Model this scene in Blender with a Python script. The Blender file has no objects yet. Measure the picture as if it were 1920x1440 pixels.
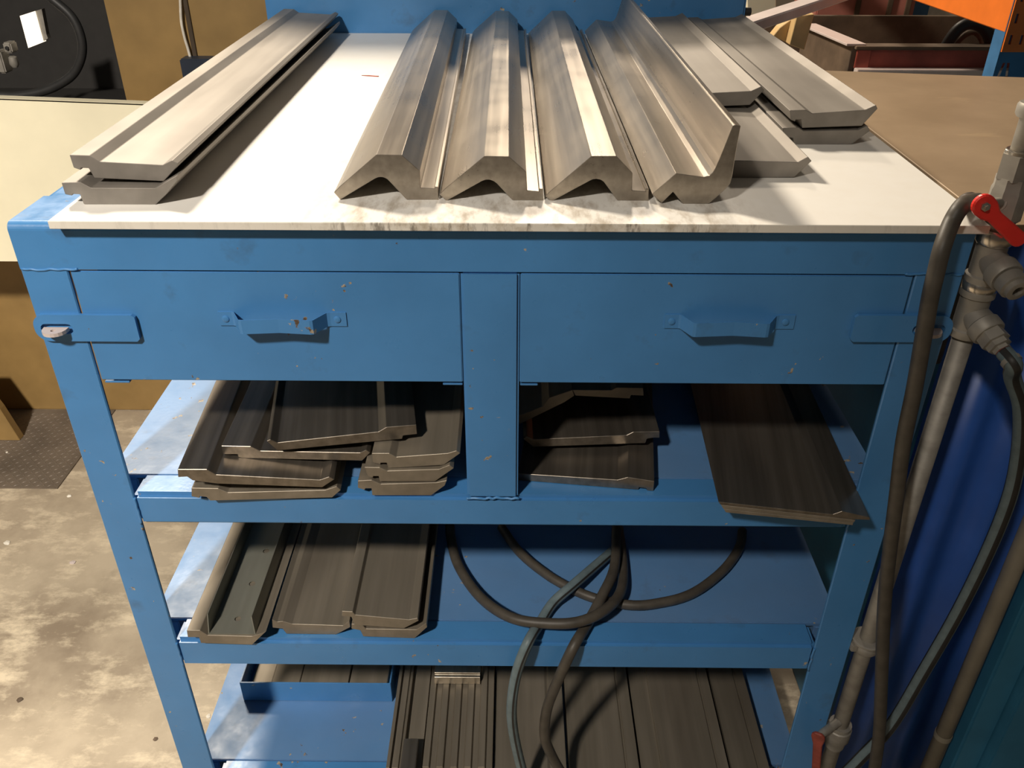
import bpy, bmesh, math, random
from mathutils import Vector, Matrix, noise
random.seed(7)
S = bpy.context.scene
COL = S.collection

# ------------------------------------------------------------------ camera
FPX = 1601.18
CAM = Vector((0.0352, -0.9992, 1.6581))
FW = Vector((-0.00621, 0.85152, -0.52428)).normalized()
RT = Vector((0.99996, 0.00874, 0.00236)); RT = (RT - FW*RT.dot(FW)).normalized()
UP = RT.cross(FW)
cd = bpy.data.cameras.new('camera'); cam = bpy.data.objects.new('camera', cd); COL.objects.link(cam)
cd.sensor_fit = 'HORIZONTAL'; cd.sensor_width = 36.0; cd.lens = FPX/1920*36.0
cd.clip_start = 0.02; cd.clip_end = 60
cam.matrix_world = Matrix((( RT.x, UP.x, -FW.x, CAM.x), (RT.y, UP.y, -FW.y, CAM.y), (RT.z, UP.z, -FW.z, CAM.z), (0,0,0,1)))
S.camera = cam

# ------------------------------------------------------------------ world, lamps, exposure
w = bpy.data.worlds.new('world'); S.world = w; w.use_nodes = True
w.node_tree.nodes['Background'].inputs[0].default_value = (1.0, 0.88, 0.74, 1)
w.node_tree.nodes['Background'].inputs[1].default_value = 0.05
def lamp(name, loc, target, size, power, color, spread=180):
    d = bpy.data.lights.new(name, 'AREA'); d.shape = 'DISK'; d.size = size; d.energy = power; d.color = color; d.spread = math.radians(spread)
    o = bpy.data.objects.new(name, d); COL.objects.link(o); o.location = loc
    o.rotation_euler = (Vector(target)-Vector(loc)).to_track_quat('-Z', 'Y').to_euler()
    return o
lamp('ceiling_lamp_front_offscreen', (-1.45, -2.6, 3.9), (-1.8, -0.2, 1.15), 0.3, 56, (1.0, 0.91, 0.80), 76)
lamp('ceiling_lamp_left_offscreen', (-1.7, 2.4, 3.8), (-0.3, 0.5, 1.0), 0.6, 215, (1.0, 0.87, 0.70))
lamp('ceiling_lamp_rear_offscreen', (0.5, 5.6, 4.3), (1.8, 2.4, 0.8), 0.6, 110, (1.0, 0.84, 0.66))
S.view_settings.view_transform = 'Standard'; S.view_settings.look = 'None'
S.view_settings.gamma = 1.0; S.view_settings.exposure = 0.0
S.view_settings.use_curve_mapping = False

# ------------------------------------------------------------------ measuring helpers: sight line onto a real plane
def ray(px, py): return FW + RT*((px-960)/FPX) - UP*((py-720)/FPX)
def atX(px, py, x): d = ray(px, py); return CAM + d*((x-CAM.x)/d.x)
def atY(px, py, y): d = ray(px, py); return CAM + d*((y-CAM.y)/d.y)
def atZ(px, py, z): d = ray(px, py); return CAM + d*((z-CAM.z)/d.z)

# ------------------------------------------------------------------ materials
def newmat(name):
    m = bpy.data.materials.new(name); m.use_nodes = True
    nt = m.node_tree; b = nt.nodes['Principled BSDF']
    return m, nt, b
def nz(nt, scale, vec=None, detail=4, rough=0.55):
    n = nt.nodes.new('ShaderNodeTexNoise'); n.inputs['Scale'].default_value = scale
    n.inputs['Detail'].default_value = detail; n.inputs['Roughness'].default_value = rough
    if vec: nt.links.new(vec, n.inputs['Vector'])
    return n.outputs['Fac']
def ramp(nt, fac, stops):
    r = nt.nodes.new('ShaderNodeValToRGB'); nt.links.new(fac, r.inputs[0])
    e = r.color_ramp.elements
    while len(e) < len(stops): e.new(0.5)
    for i, (p, c) in enumerate(stops):
        e[i].position = p; e[i].color = (c, c, c, 1) if isinstance(c, (int, float)) else (*c, 1)
    return r.outputs[0]
def coords(nt, scale=(1, 1, 1), kind='Object'):
    t = nt.nodes.new('ShaderNodeTexCoord'); mp = nt.nodes.new('ShaderNodeMapping')
    mp.inputs['Scale'].default_value = scale; nt.links.new(t.outputs[kind], mp.inputs[0])
    return mp.outputs[0]
def geo(nt, scale=(1, 1, 1)):
    t = nt.nodes.new('ShaderNodeNewGeometry'); mp = nt.nodes.new('ShaderNodeMapping')
    mp.inputs['Scale'].default_value = scale; nt.links.new(t.outputs['Position'], mp.inputs[0])
    return mp.outputs[0]
def mixc(nt, fac, a, b):
    n = nt.nodes.new('ShaderNodeMix'); n.data_type = 'RGBA'
    if isinstance(fac, (int, float)): n.inputs[0].default_value = fac
    else: nt.links.new(fac, n.inputs[0])
    for v, s in ((a, n.inputs[6]), (b, n.inputs[7])):
        if isinstance(v, tuple): s.default_value = (*v, 1)
        else: nt.links.new(v, s)
    return n.outputs[2]
def mathn(nt, op, a, b):
    n = nt.nodes.new('ShaderNodeMath'); n.operation = op
    for v, s in ((a, n.inputs[0]), (b, n.inputs[1])):
        if isinstance(v, (int, float)): s.default_value = v
        else: nt.links.new(v, s)
    return n.outputs[0]
def bump(nt, b, h, strength=0.2, dist=0.001):
    n = nt.nodes.new('ShaderNodeBump'); n.inputs['Strength'].default_value = strength; n.inputs['Distance'].default_value = dist
    nt.links.new(h, n.inputs['Height']); nt.links.new(n.outputs[0], b.inputs['Normal'])

def plain(name, c, rough=0.5, metal=0.0, var=0.12, scale=30, bmp=0.0):
    m, nt, b = newmat(name); v = geo(nt)
    f = ramp(nt, nz(nt, scale, v), [(0.3, 0), (0.7, 1)])
    nt.links.new(mixc(nt, f, tuple(x*(1-var) for x in c), tuple(min(1, x*(1+var)) for x in c)), b.inputs['Base Color'])
    b.inputs['Roughness'].default_value = rough; b.inputs['Metallic'].default_value = metal
    if bmp: bump(nt, b, nz(nt, scale*3, v), bmp)
    return m

def paint(name, c, chips=0.712, grime=0.35, dusty=0.0, rough=0.32):
    m, nt, b = newmat(name); v = geo(nt)
    f1 = ramp(nt, nz(nt, 7, v), [(0.35, 0), (0.7, 1)])
    col = mixc(nt, f1, tuple(x*0.92 for x in c), tuple(min(1, x*1.06) for x in c))
    f2 = ramp(nt, nz(nt, 14, v, 6, 0.6), [(0.60, 0), (0.74, grime)])
    col = mixc(nt, f2, col, (0.05, 0.06, 0.07))
    if dusty:
        f4 = ramp(nt, nz(nt, 5, v, 5, 0.6), [(0.3, dusty*0.6), (0.7, dusty)])
        col = mixc(nt, f4, col, (0.27, 0.27, 0.30))
    f3 = ramp(nt, mathn(nt, 'MULTIPLY', nz(nt, 55, v, 5, 0.6), mathn(nt, 'ADD', nz(nt, 6, geo(nt, (1.0, 1.0, 0.6))), 0.5)), [(chips, 0), (chips+0.012, 1)])
    chipc = mixc(nt, ramp(nt, nz(nt, 90, v), [(0.45, 0), (0.6, 1)]), (0.42, 0.36, 0.27), (0.09, 0.06, 0.04))
    col = mixc(nt, f3, col, chipc)
    nt.links.new(col, b.inputs['Base Color'])
    nt.links.new(ramp(nt, nz(nt, 25, v), [(0.3, rough-0.06), (0.75, rough+0.14)]), b.inputs['Roughness'])
    bump(nt, b, nz(nt, 140, v, 3), 0.12, 0.0012)
    return m

def steel(name, c1, c2, rough=(0.28, 0.5), metal=0.85, streak=60, blotch=5.0, stain=(0.05, 0.045, 0.04), stain_amt=0.5, aniso=0.0):
    m, nt, b = newmat(name)
    vs = coords(nt, (streak, 2.0, streak)); vo = geo(nt)
    s = ramp(nt, nz(nt, 1.0, vs, 3), [(0.3, 0), (0.7, 1)])
    col = mixc(nt, s, c1, c2)
    f2 = ramp(nt, nz(nt, blotch, geo(nt, (1.8, 0.4, 1.8)), 3, 0.5), [(0.46, 0), (0.76, stain_amt)])
    col = mixc(nt, f2, col, stain)
    nt.links.new(col, b.inputs['Base Color'])
    b.inputs['Metallic'].default_value = metal
    r = ramp(nt, mathn(nt, 'ADD', mathn(nt, 'MULTIPLY', nz(nt, 9, vo, 2), 0.6), mathn(nt, 'MULTIPLY', nz(nt, 1.0, vs, 3), 0.4)), [(0.25, rough[0]), (0.75, rough[1])])
    nt.links.new(r, b.inputs['Roughness'])
    if metal < 0.6: bump(nt, b, nz(nt, 1.0, coords(nt, (300, 8, 300)), 2), 0.02, 0.0003)
    return m

BLUE = (0.066, 0.235, 0.515)
M = {}
M['blue'] = paint('blue_paint', BLUE, chips=0.712)
M['blue_shelf'] = paint('blue_paint_dusty', BLUE, chips=0.712, dusty=0.28, rough=0.42)
M['blue_back'] = M['blue']
M['steel_top'] = steel('matt_grey_steel', (0.25, 0.228, 0.20), (0.31, 0.283, 0.25), (0.48, 0.66), 0.45, 40, 5.0, (0.12, 0.105, 0.09), 0.75)
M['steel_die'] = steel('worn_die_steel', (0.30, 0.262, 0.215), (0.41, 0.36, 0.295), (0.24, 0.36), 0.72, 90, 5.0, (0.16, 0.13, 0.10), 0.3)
M['steel_die_bright'] = steel('lighter_die_steel', (0.36, 0.32, 0.265), (0.48, 0.43, 0.36), (0.22, 0.40), 0.85, 90, 9.0, (0.24, 0.20, 0.15), 0.4)  # lighter tone for the crest face of the second die
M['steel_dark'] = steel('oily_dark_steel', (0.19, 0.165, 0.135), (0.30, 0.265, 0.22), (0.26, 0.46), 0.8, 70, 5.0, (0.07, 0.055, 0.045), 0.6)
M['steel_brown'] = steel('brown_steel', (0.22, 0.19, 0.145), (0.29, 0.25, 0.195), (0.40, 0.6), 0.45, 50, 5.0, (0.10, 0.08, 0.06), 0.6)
M['steel_shiny'] = steel('bright_ground_steel', (0.60, 0.53, 0.42), (0.82, 0.74, 0.62), (0.18, 0.32), 0.9, 90, 9.0, (0.30, 0.26, 0.2), 0.4)
M['sheet_metal'] = steel('grey_green_sheet_metal', (0.22, 0.22, 0.18), (0.30, 0.30, 0.25), (0.35, 0.6), 0.5, 20, 7.0, (0.11, 0.09, 0.075), 0.8)
M['galv'] = steel('galvanized_metal', (0.34, 0.32, 0.28), (0.46, 0.43, 0.38), (0.5, 0.7), 0.5, 30, 25.0, (0.20, 0.18, 0.15), 0.5)
M['galv_bright'] = steel('bright_fitting_metal', (0.5, 0.46, 0.4), (0.75, 0.70, 0.62), (0.15, 0.3), 0.9, 30, 25.0, (0.25, 0.22, 0.18), 0.4)
M['rubber'] = plain('dark_rubber', (0.070, 0.060, 0.047), 0.5, 0, 0.25, 40, 0.1)
M['rubber_dark'] = plain('black_rubber', (0.03, 0.028, 0.026), 0.5, 0, 0.2, 40)
M['hose_blue'] = plain('grey_blue_hose', (0.14, 0.19, 0.205), 0.5, 0, 0.15, 60)
M['red'] = plain('red_plastic', (0.80, 0.035, 0.025), 0.35, 0, 0.08, 30)
M['red_worn'] = plain('worn_red_plastic', (0.30, 0.06, 0.04), 0.6, 0, 0.3, 60)
M['black'] = plain('interior_shade_black', (0.03, 0.028, 0.026), 0.7)  # near-black colour carries the shade inside the machine opening
M['black_soft'] = plain('black_cable', (0.03, 0.03, 0.03), 0.5)
M['ochre'] = plain('ochre_paint', (0.30, 0.19, 0.068), 0.5, 0, 0.15, 8)
M['navy'] = plain('dark_navy_paint', (0.02, 0.03, 0.05), 0.5)
M['cream'] = plain('cream_paint', (0.92, 0.86, 0.64), 0.45, 0, 0.05, 5)
M['dark_brown'] = plain('dark_brown_paint', (0.06, 0.04, 0.022), 0.6, 0, 0.2, 8)
M['orange'] = plain('orange_rack_paint', (0.86, 0.20, 0.025), 0.45, 0, 0.08, 12)
M['rack_blue'] = plain('rack_blue_paint', (0.05, 0.17, 0.36), 0.45, 0, 0.12, 20)
M['redpaint'] = plain('dull_red_paint', (0.36, 0.075, 0.05), 0.55, 0, 0.3, 9)
M['pinkred'] = plain('faded_red_paint', (0.52, 0.20, 0.16), 0.55, 0, 0.2, 5)
M['rust'] = plain('dirty_brown_metal', (0.13, 0.09, 0.06), 0.7, 0, 0.35, 9)
M['pale'] = plain('pale_painted_metal', (0.62, 0.53, 0.50), 0.5, 0, 0.08, 12)
M['wood'] = plain('pine_wood', (0.62, 0.42, 0.19), 0.6, 0, 0.15, 10)
M['vivid_blue'] = plain('glossy_blue_panel', (0.03, 0.115, 0.46), 0.38, 0, 0.18, 7)
M['teal'] = plain('teal_blue_paint', (0.04, 0.19, 0.32), 0.45, 0, 0.12, 9)
M['teal_dark'] = plain('dark_teal_paint', (0.02, 0.09, 0.13), 0.5, 0, 0.15, 9)
M['conduit'] = plain('grey_brown_conduit', (0.27, 0.24, 0.185), 0.5, 0.1, 0.15, 15)
M['wall'] = plain('wall_paint', (0.35, 0.30, 0.24), 0.8, 0, 0.1, 2)
M['tan'] = plain('tan_paint', (0.36, 0.24, 0.10), 0.6, 0, 0.15, 9)
M['tread'] = plain('worn_tread_steel', (0.20, 0.165, 0.13), 0.55, 0.4, 0.25, 8)
M['paper'] = plain('white_scrap', (0.75, 0.70, 0.6), 0.6)
m, nt, b = newmat('lit_gap'); b.inputs['Base Color'].default_value = (1, 0.9, 0.75, 1)
b.inputs['Emission Color'].default_value = (1, 0.86, 0.66, 1); b.inputs['Emission Strength'].default_value = 1.6; M['lit'] = m

# brown plate of the neighbouring table
m, nt, b = newmat('brown_steel_plate'); v = geo(nt)
c = mixc(nt, ramp(nt, nz(nt, 4, v, 6, 0.6), [(0.3, 0), (0.7, 1)]), (0.33, 0.235, 0.145), (0.44, 0.32, 0.205))
c = mixc(nt, ramp(nt, nz(nt, 11, geo(nt, (0.5, 1.6, 1)), 6), [(0.62, 0), (0.72, 0.5)]), c, (0.58, 0.43, 0.25))
nt.links.new(c, b.inputs['Base Color']); b.inputs['Roughness'].default_value = 0.45; b.inputs['Metallic'].default_value = 0.15
M['brown_plate'] = m

# white plastic sheet with oily smears in front of the dies
m, nt, b = newmat('white_plastic_sheet'); v = geo(nt)
sep = nt.nodes.new('ShaderNodeSeparateXYZ'); nt.links.new(v, sep.inputs[0])
X, Y, Z = sep.outputs
c = mixc(nt, ramp(nt, nz(nt, 30, v, 5), [(0.35, 0), (0.8, 0.25)]), (0.90, 0.88, 0.83), (0.80, 0.74, 0.64))
# smears in front of the dies
xr = nt.nodes.new('ShaderNodeMapRange'); nt.links.new(X, xr.inputs[0])
xr.inputs[1].default_value = -0.26; xr.inputs[2].default_value = -0.16; xr2 = nt.nodes.new('ShaderNodeMapRange'); nt.links.new(X, xr2.inputs[0])
xr2.inputs[1].default_value = 0.36; xr2.inputs[2].default_value = 0.26
band = mathn(nt, 'MULTIPLY', mathn(nt, 'MULTIPLY', xr.outputs[0], xr2.outputs[0]), ramp(nt, Y, [(0.015, 1), (0.14, 0.6)]))
sm = ramp(nt, nz(nt, 1.0, geo(nt, (46, 16, 46)), 6, 0.65), [(0.46, 0), (0.66, 1)])
c = mixc(nt, mathn(nt, 'MULTIPLY', mathn(nt, 'MULTIPLY', band, sm), 0.62), c, (0.30, 0.22, 0.13))
# saw marks and soot along the cut front edge
edge = ramp(nt, mathn(nt, 'ADD', Y, 0.5), [(0.4815, 1), (0.4835, 0)])
em = ramp(nt, nz(nt, 1.0, geo(nt, (55, 1, 14)), 5, 0.7), [(0.52, 0), (0.62, 1)])
c = mixc(nt, mathn(nt, 'MULTIPLY', edge, 0.35), c, (0.62, 0.50, 0.30))
c = mixc(nt, mathn(nt, 'MULTIPLY', mathn(nt, 'MULTIPLY', edge, em), mathn(nt, 'ADD', 0.15, mathn(nt, 'MULTIPLY', band, 0.75))), c, (0.07, 0.05, 0.03))
nt.links.new(c, b.inputs['Base Color']); b.inputs['Roughness'].default_value = 0.38
M['sheet'] = m

# concrete floor
m, nt, b = newmat('worn_concrete'); v = geo(nt)
c = mixc(nt, ramp(nt, nz(nt, 2.2, v, 7, 0.62), [(0.36, 0), (0.62, 1)]), (0.26, 0.205, 0.145), (0.54, 0.455, 0.335))
c = mixc(nt, ramp(nt, nz(nt, 7, geo(nt, (1, 1.8, 1)), 8, 0.7), [(0.50, 0), (0.66, 0.85)]), c, (0.78, 0.67, 0.49))
c = mixc(nt, ramp(nt, nz(nt, 3.1, geo(nt, (1.3, 1, 1)), 6, 0.6), [(0.60, 0), (0.74, 0.6)]), c, (0.12, 0.09, 0.065))
nt.links.new(c, b.inputs['Base Color']); b.inputs['Roughness'].default_value = 0.6
bump(nt, b, nz(nt, 30, v, 6), 0.25, 0.003)
M['floor'] = m

# ------------------------------------------------------------------ mesh helpers
def link(name, me, mats, parent=None):
    o = bpy.data.objects.new(name, me); COL.objects.link(o)
    for mt in (mats if isinstance(mats, (list, tuple)) else [mats]): me.materials.append(M[mt])
    if parent: o.parent = parent
    return o
def finish(bm, name, mats, parent=None, smooth=False):
    bmesh.ops.recalc_face_normals(bm, faces=bm.faces[:])
    me = bpy.data.meshes.new(name); bm.to_mesh(me); bm.free()
    if smooth:
        for p in me.polygons: p.use_smooth = True
    return link(name, me, mats, parent)
def tag(o, label, cat, group=None):
    o['label'] = label; o['category'] = cat
    if group: o['group'] = group
    return o
def empty(name, loc, label=None, cat=None, group=None):
    o = bpy.data.objects.new(name, None); COL.objects.link(o); o.location = loc; o.empty_display_size = 0.05
    if label: tag(o, label, cat, group)
    return o
def settle(root):
    """children are modelled in world space: give them the inverse of the root"""
    bpy.context.view_layer.update()
    for c in root.children: c.matrix_parent_inverse = root.matrix_world.inverted()
def boxbm(bm, x0, x1, y0, y1, z0, z1, bev=0.0, seg=2):
    t = bmesh.new(); bmesh.ops.create_cube(t, size=1)
    for v in t.verts: v.co = Vector(((x0+x1)/2+v.co.x*(x1-x0), (y0+y1)/2+v.co.y*(y1-y0), (z0+z1)/2+v.co.z*(z1-z0)))
    if bev: bmesh.ops.bevel(t, geom=t.edges[:], offset=bev, segments=seg, affect='EDGES', clamp_overlap=True)
    me = bpy.data.meshes.new('t'); t.to_mesh(me); t.free(); bm.from_mesh(me); bpy.data.meshes.remove(me)
def box(name, x0, x1, y0, y1, z0, z1, mat, parent=None, bev=0.002):
    bm = bmesh.new(); boxbm(bm, x0, x1, y0, y1, z0, z1, bev); return finish(bm, name, mat, parent)
def extrude_poly(bm, pts, vec, bev=0.0, holes=None):
    """pts: list of 3D points (planar outline), vec: extrusion"""
    t = bmesh.new()
    vs = [t.verts.new(p) for p in pts]
    f = t.faces.new(vs)
    r = bmesh.ops.extrude_face_region(t, geom=[f])
    bmesh.ops.translate(t, verts=[g for g in r['geom'] if isinstance(g, bmesh.types.BMVert)], vec=vec)
    bmesh.ops.recalc_face_normals(t, faces=t.faces[:])
    if bev:
        es = [e for e in t.edges if len(e.link_faces) == 2 and e.calc_face_angle(0) > 0.35]
        bmesh.ops.bevel(t, geom=es, offset=bev, segments=1, affect='EDGES', clamp_overlap=True)
    bmesh.ops.triangulate(t, faces=[f for f in t.faces if len(f.verts) > 4])
    me = bpy.data.meshes.new('t'); t.to_mesh(me); t.free(); bm.from_mesh(me); bpy.data.meshes.remove(me)
def holed(bm, outer, holes, to3, depth):
    """flat plate with real openings: outer and holes are 2D loops, to3 maps them to space, depth is the thickness vector"""
    sets = []
    for off in (Vector((0, 0, 0)), Vector(depth)):
        loops = [[bm.verts.new(to3(u, v)+off) for u, v in lp] for lp in [outer]+holes]
        es = [bm.edges.new((lp[k], lp[(k+1) % len(lp)])) for lp in loops for k in range(len(lp))]
        bmesh.ops.triangle_fill(bm, edges=es, use_beauty=True); sets.append(loops)
    for A, B_ in zip(*sets):
        for k in range(len(A)): bm.faces.new((A[k], A[(k+1) % len(A)], B_[(k+1) % len(A)], B_[k]))
def circle(cx, cy, r, n=14): return [(cx+r*math.cos(2*math.pi*k/n), cy+r*math.sin(2*math.pi*k/n)) for k in range(n)]
def catmull(pts, n=8):
    P = [Vector(p) for p in pts]; P = [P[0]*2-P[1]] + P + [P[-1]*2-P[-2]]
    out = []
    for i in range(1, len(P)-2):
        for k in range(n):
            t = k/n; a, b_, c_, d = P[i-1], P[i], P[i+1], P[i+2]
            out.append(0.5*((2*b_)+(c_-a)*t+(2*a-5*b_+4*c_-d)*t*t+(3*b_-a-3*c_+d)*t**3))
    out.append(P[-2]); return out
def tube_bm(bm, pts, r, seg=14, stripes=None, n=8, smoothpath=True, caps=True):
    path = catmull(pts, n) if smoothpath else [Vector(p) for p in pts]
    T = [(path[min(i+1, len(path)-1)]-path[max(i-1, 0)]).normalized() for i in range(len(path))]
    up = Vector((0, 0, 1)) if abs(T[0].z) < 0.9 else Vector((1, 0, 0))
    N = (up - T[0]*up.dot(T[0])).normalized(); rings = []
    for i, p in enumerate(path):
        N = (N - T[i]*N.dot(T[i])).normalized(); B = T[i].cross(N)
        rr = r[i] if isinstance(r, list) else r
        rings.append([bm.verts.new(p + (N*math.cos(2*math.pi*k/seg) + B*math.sin(2*math.pi*k/seg))*rr) for k in range(seg)])
    for a, b_ in zip(rings, rings[1:]):
        for k in range(seg):
            f = bm.faces.new((a[k], a[(k+1) % seg], b_[(k+1) % seg], b_[k])); f.smooth = True
            if stripes and k in stripes: f.material_index = 1
    if caps: bm.faces.new(rings[0][::-1]); bm.faces.new(rings[-1])
def tube(name, pts, r, mats, parent=None, **kw):
    bm = bmesh.new(); tube_bm(bm, pts, r, **kw); return finish(bm, name, mats, parent)
def lathe(name, base, axis, prof, mat, parent=None, seg=24):
    """prof: list of (distance along axis, radius)"""
    bm = bmesh.new(); ax = Vector(axis).normalized(); base = Vector(base)
    a = Vector((0, 0, 1)) if abs(ax.z) < 0.9 else Vector((1, 0, 0)); N = (a-ax*a.dot(ax)).normalized(); B = ax.cross(N)
    rings = [[bm.verts.new(base+ax*h+(N*math.cos(2*math.pi*k/seg)+B*math.sin(2*math.pi*k/seg))*r) for k in range(seg)] for h, r in prof]
    for q, s in zip(rings, rings[1:]):
        for k in range(seg):
            f = bm.faces.new((q[k], q[(k+1) % seg], s[(k+1) % seg], s[k])); f.smooth = True
    bm.faces.new(rings[0][::-1]); bm.faces.new(rings[-1])
    o = finish(bm, name, mat, parent)
    md = o.modifiers.new('edge', 'EDGE_SPLIT'); md.split_angle = math.radians(40)
    return o

# ------------------------------------------------------------------ structure
fl = box('floor', -7, 7, -5, 8, -0.1, 0, 'floor', bev=0); fl['kind'] = 'structure'
wb = box('wall_back', -7, 7, 8, 8.1, 0, 6, 'wall', bev=0); wb['kind'] = 'structure'

# ------------------------------------------------------------------ workbench
HW = 0.60; LEGW = 0.06; DEPTH = 1.30; ZR0, ZR1 = 1.210, 1.272
bench = empty('workbench', (0, 0.65, 0), 'blue painted steel workbench with two drawers above three open shelves', 'workbench')
def angle_leg(x, sx, y, sy):
    bm = bmesh.new(); t = 0.006; L = LEGW
    pts = [(0, 0), (L, 0), (L, t), (t, t), (t, L), (0, L)]
    p3 = [Vector((x+sx*a, y+sy*b_, 0)) for a, b_ in pts]
    extrude_poly(bm, p3, Vector((0, 0, ZR0)), 0.0015)
    return finish(bm, 'leg', 'blue', bench)
for x, sx in ((-HW, 1), (HW, -1)):
    angle_leg(x, sx, 0, 1); angle_leg(x, sx, DEPTH, -1)
def top_angle(x0, x1, y0, y1, axis):
    """rounded angle iron: upright flange outside, top flange inwards"""
    bm = bmesh.new(); t = 0.006; H = ZR1-ZR0; Wd = 0.10; R = 0.010
    arc = [(R-R*math.cos(a), H-R+R*math.sin(a)) for a in [math.pi/2*i/6 for i in range(7)]]
    pts = [(0, 0)] + arc + [(Wd, H), (Wd, H-t), (t, H-t), (t, 0)]
    if axis == 'x':
        s = 1 if y0 == 0 else -1
        extrude_poly(bm, [Vector((x0, y0+s*a, ZR0+b_)) for a, b_ in pts], Vector((x1-x0, 0, 0)))
    else:
        s = 1 if x0 < 0 else -1
        extrude_poly(bm, [Vector((x0+s*a, y0, ZR0+b_)) for a, b_ in pts], Vector((0, y1-y0, 0)))
    return finish(bm, 'top_rail', 'blue', bench)
top_angle(-HW, HW, 0, 0, 'x'); top_angle(-HW, HW, DEPTH, 0, 'x')
top_angle(-HW, 0, 0.1, DEPTH-0.1, 'y'); top_angle(HW, 0, 0.1, DEPTH-0.1, 'y')
for sx in (-1, 1):
    for ya, yb_ in ((0.0045, 0.1), (DEPTH-0.1, DEPTH-0.0045)):
        box('corner_plate', min(sx*HW, sx*(HW-0.006)), max(sx*HW, sx*(HW-0.006)), ya, yb_, ZR0, ZR1-0.0062, 'blue', bench, 0.0005)
box('top_plate', -HW+0.05, HW-0.05, 0.05, DEPTH-0.05, ZR1-0.014, ZR1-0.0065, 'blue', bench, 0.001)
# post between the drawers, standing on the upper shelf
box('post', -0.0385, 0.0372, 0.0, 0.06, 0.842, ZR0, 'blue', bench, 0.0035)
bm = bmesh.new()
tube_bm(bm, [(-0.040+0.079*i/14, -0.0005+0.001*random.uniform(-1, 1), 0.8425+random.uniform(-.0012, .0012)) for i in range(15)], 0.0022, seg=6, n=2)
finish(bm, 'weld_bead', 'blue', bench)
for xw, zw in ((-0.562, 1.2105), (0.562, 1.2105)):
    bm = bmesh.new(); tube_bm(bm, [(xw+(i-6)*0.006, -0.0002, zw+random.uniform(-.0016, .0012)) for i in range(13)], 0.0017, seg=6, n=2); finish(bm, 'weld_bead', 'blue', bench)
# shelves: plate inside, rounded tube rail in front
for i, (z0, z1) in enumerate(((0.783, 0.843), (0.463, 0.528), (0.068, 0.130))):
    sh = box('shelf', -HW+0.001, HW-0.001, 0.052, DEPTH-0.01, z1-0.009, z1-0.001, 'blue_shelf', bench, 0.001)
    box('shelf_rail', -HW+LEGW-0.004, HW-LEGW+0.004, 0.0015, 0.055, z0, z1, 'blue', sh, 0.007)
    for sx in (-1, 1):
        xa = sx*(HW-0.0005); xb = sx*(HW-0.045)
        box('shelf_side', min(xa, xb), max(xa, xb), 0.05, DEPTH-0.02, z0+0.01, z1-0.0085, 'blue_shelf', sh, 0.002)
    for xw in (-HW+LEGW, HW-LEGW):
        bm = bmesh.new(); tube_bm(bm, [(xw+random.uniform(-.001, .001), -0.0002, z0+0.004+(z1-z0-0.01)*k/8) for k in range(9)], 0.0022, seg=6, n=2); finish(bm, 'weld_bead', 'blue', sh)
# back panel, and an added sheet that shades the shelves
box('back_panel', -HW+0.002, HW-0.004, DEPTH-0.004, DEPTH+0.036, ZR1-0.03, 1.62, 'blue_back', bench, 0.006)
box('back_shade_sheet', -HW+0.06, HW-0.06, DEPTH-0.008, DEPTH-0.004, 0.1, ZR0, 'blue_back', bench, 0.001)  # unseen sheet added to keep the shelf interior dark
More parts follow.
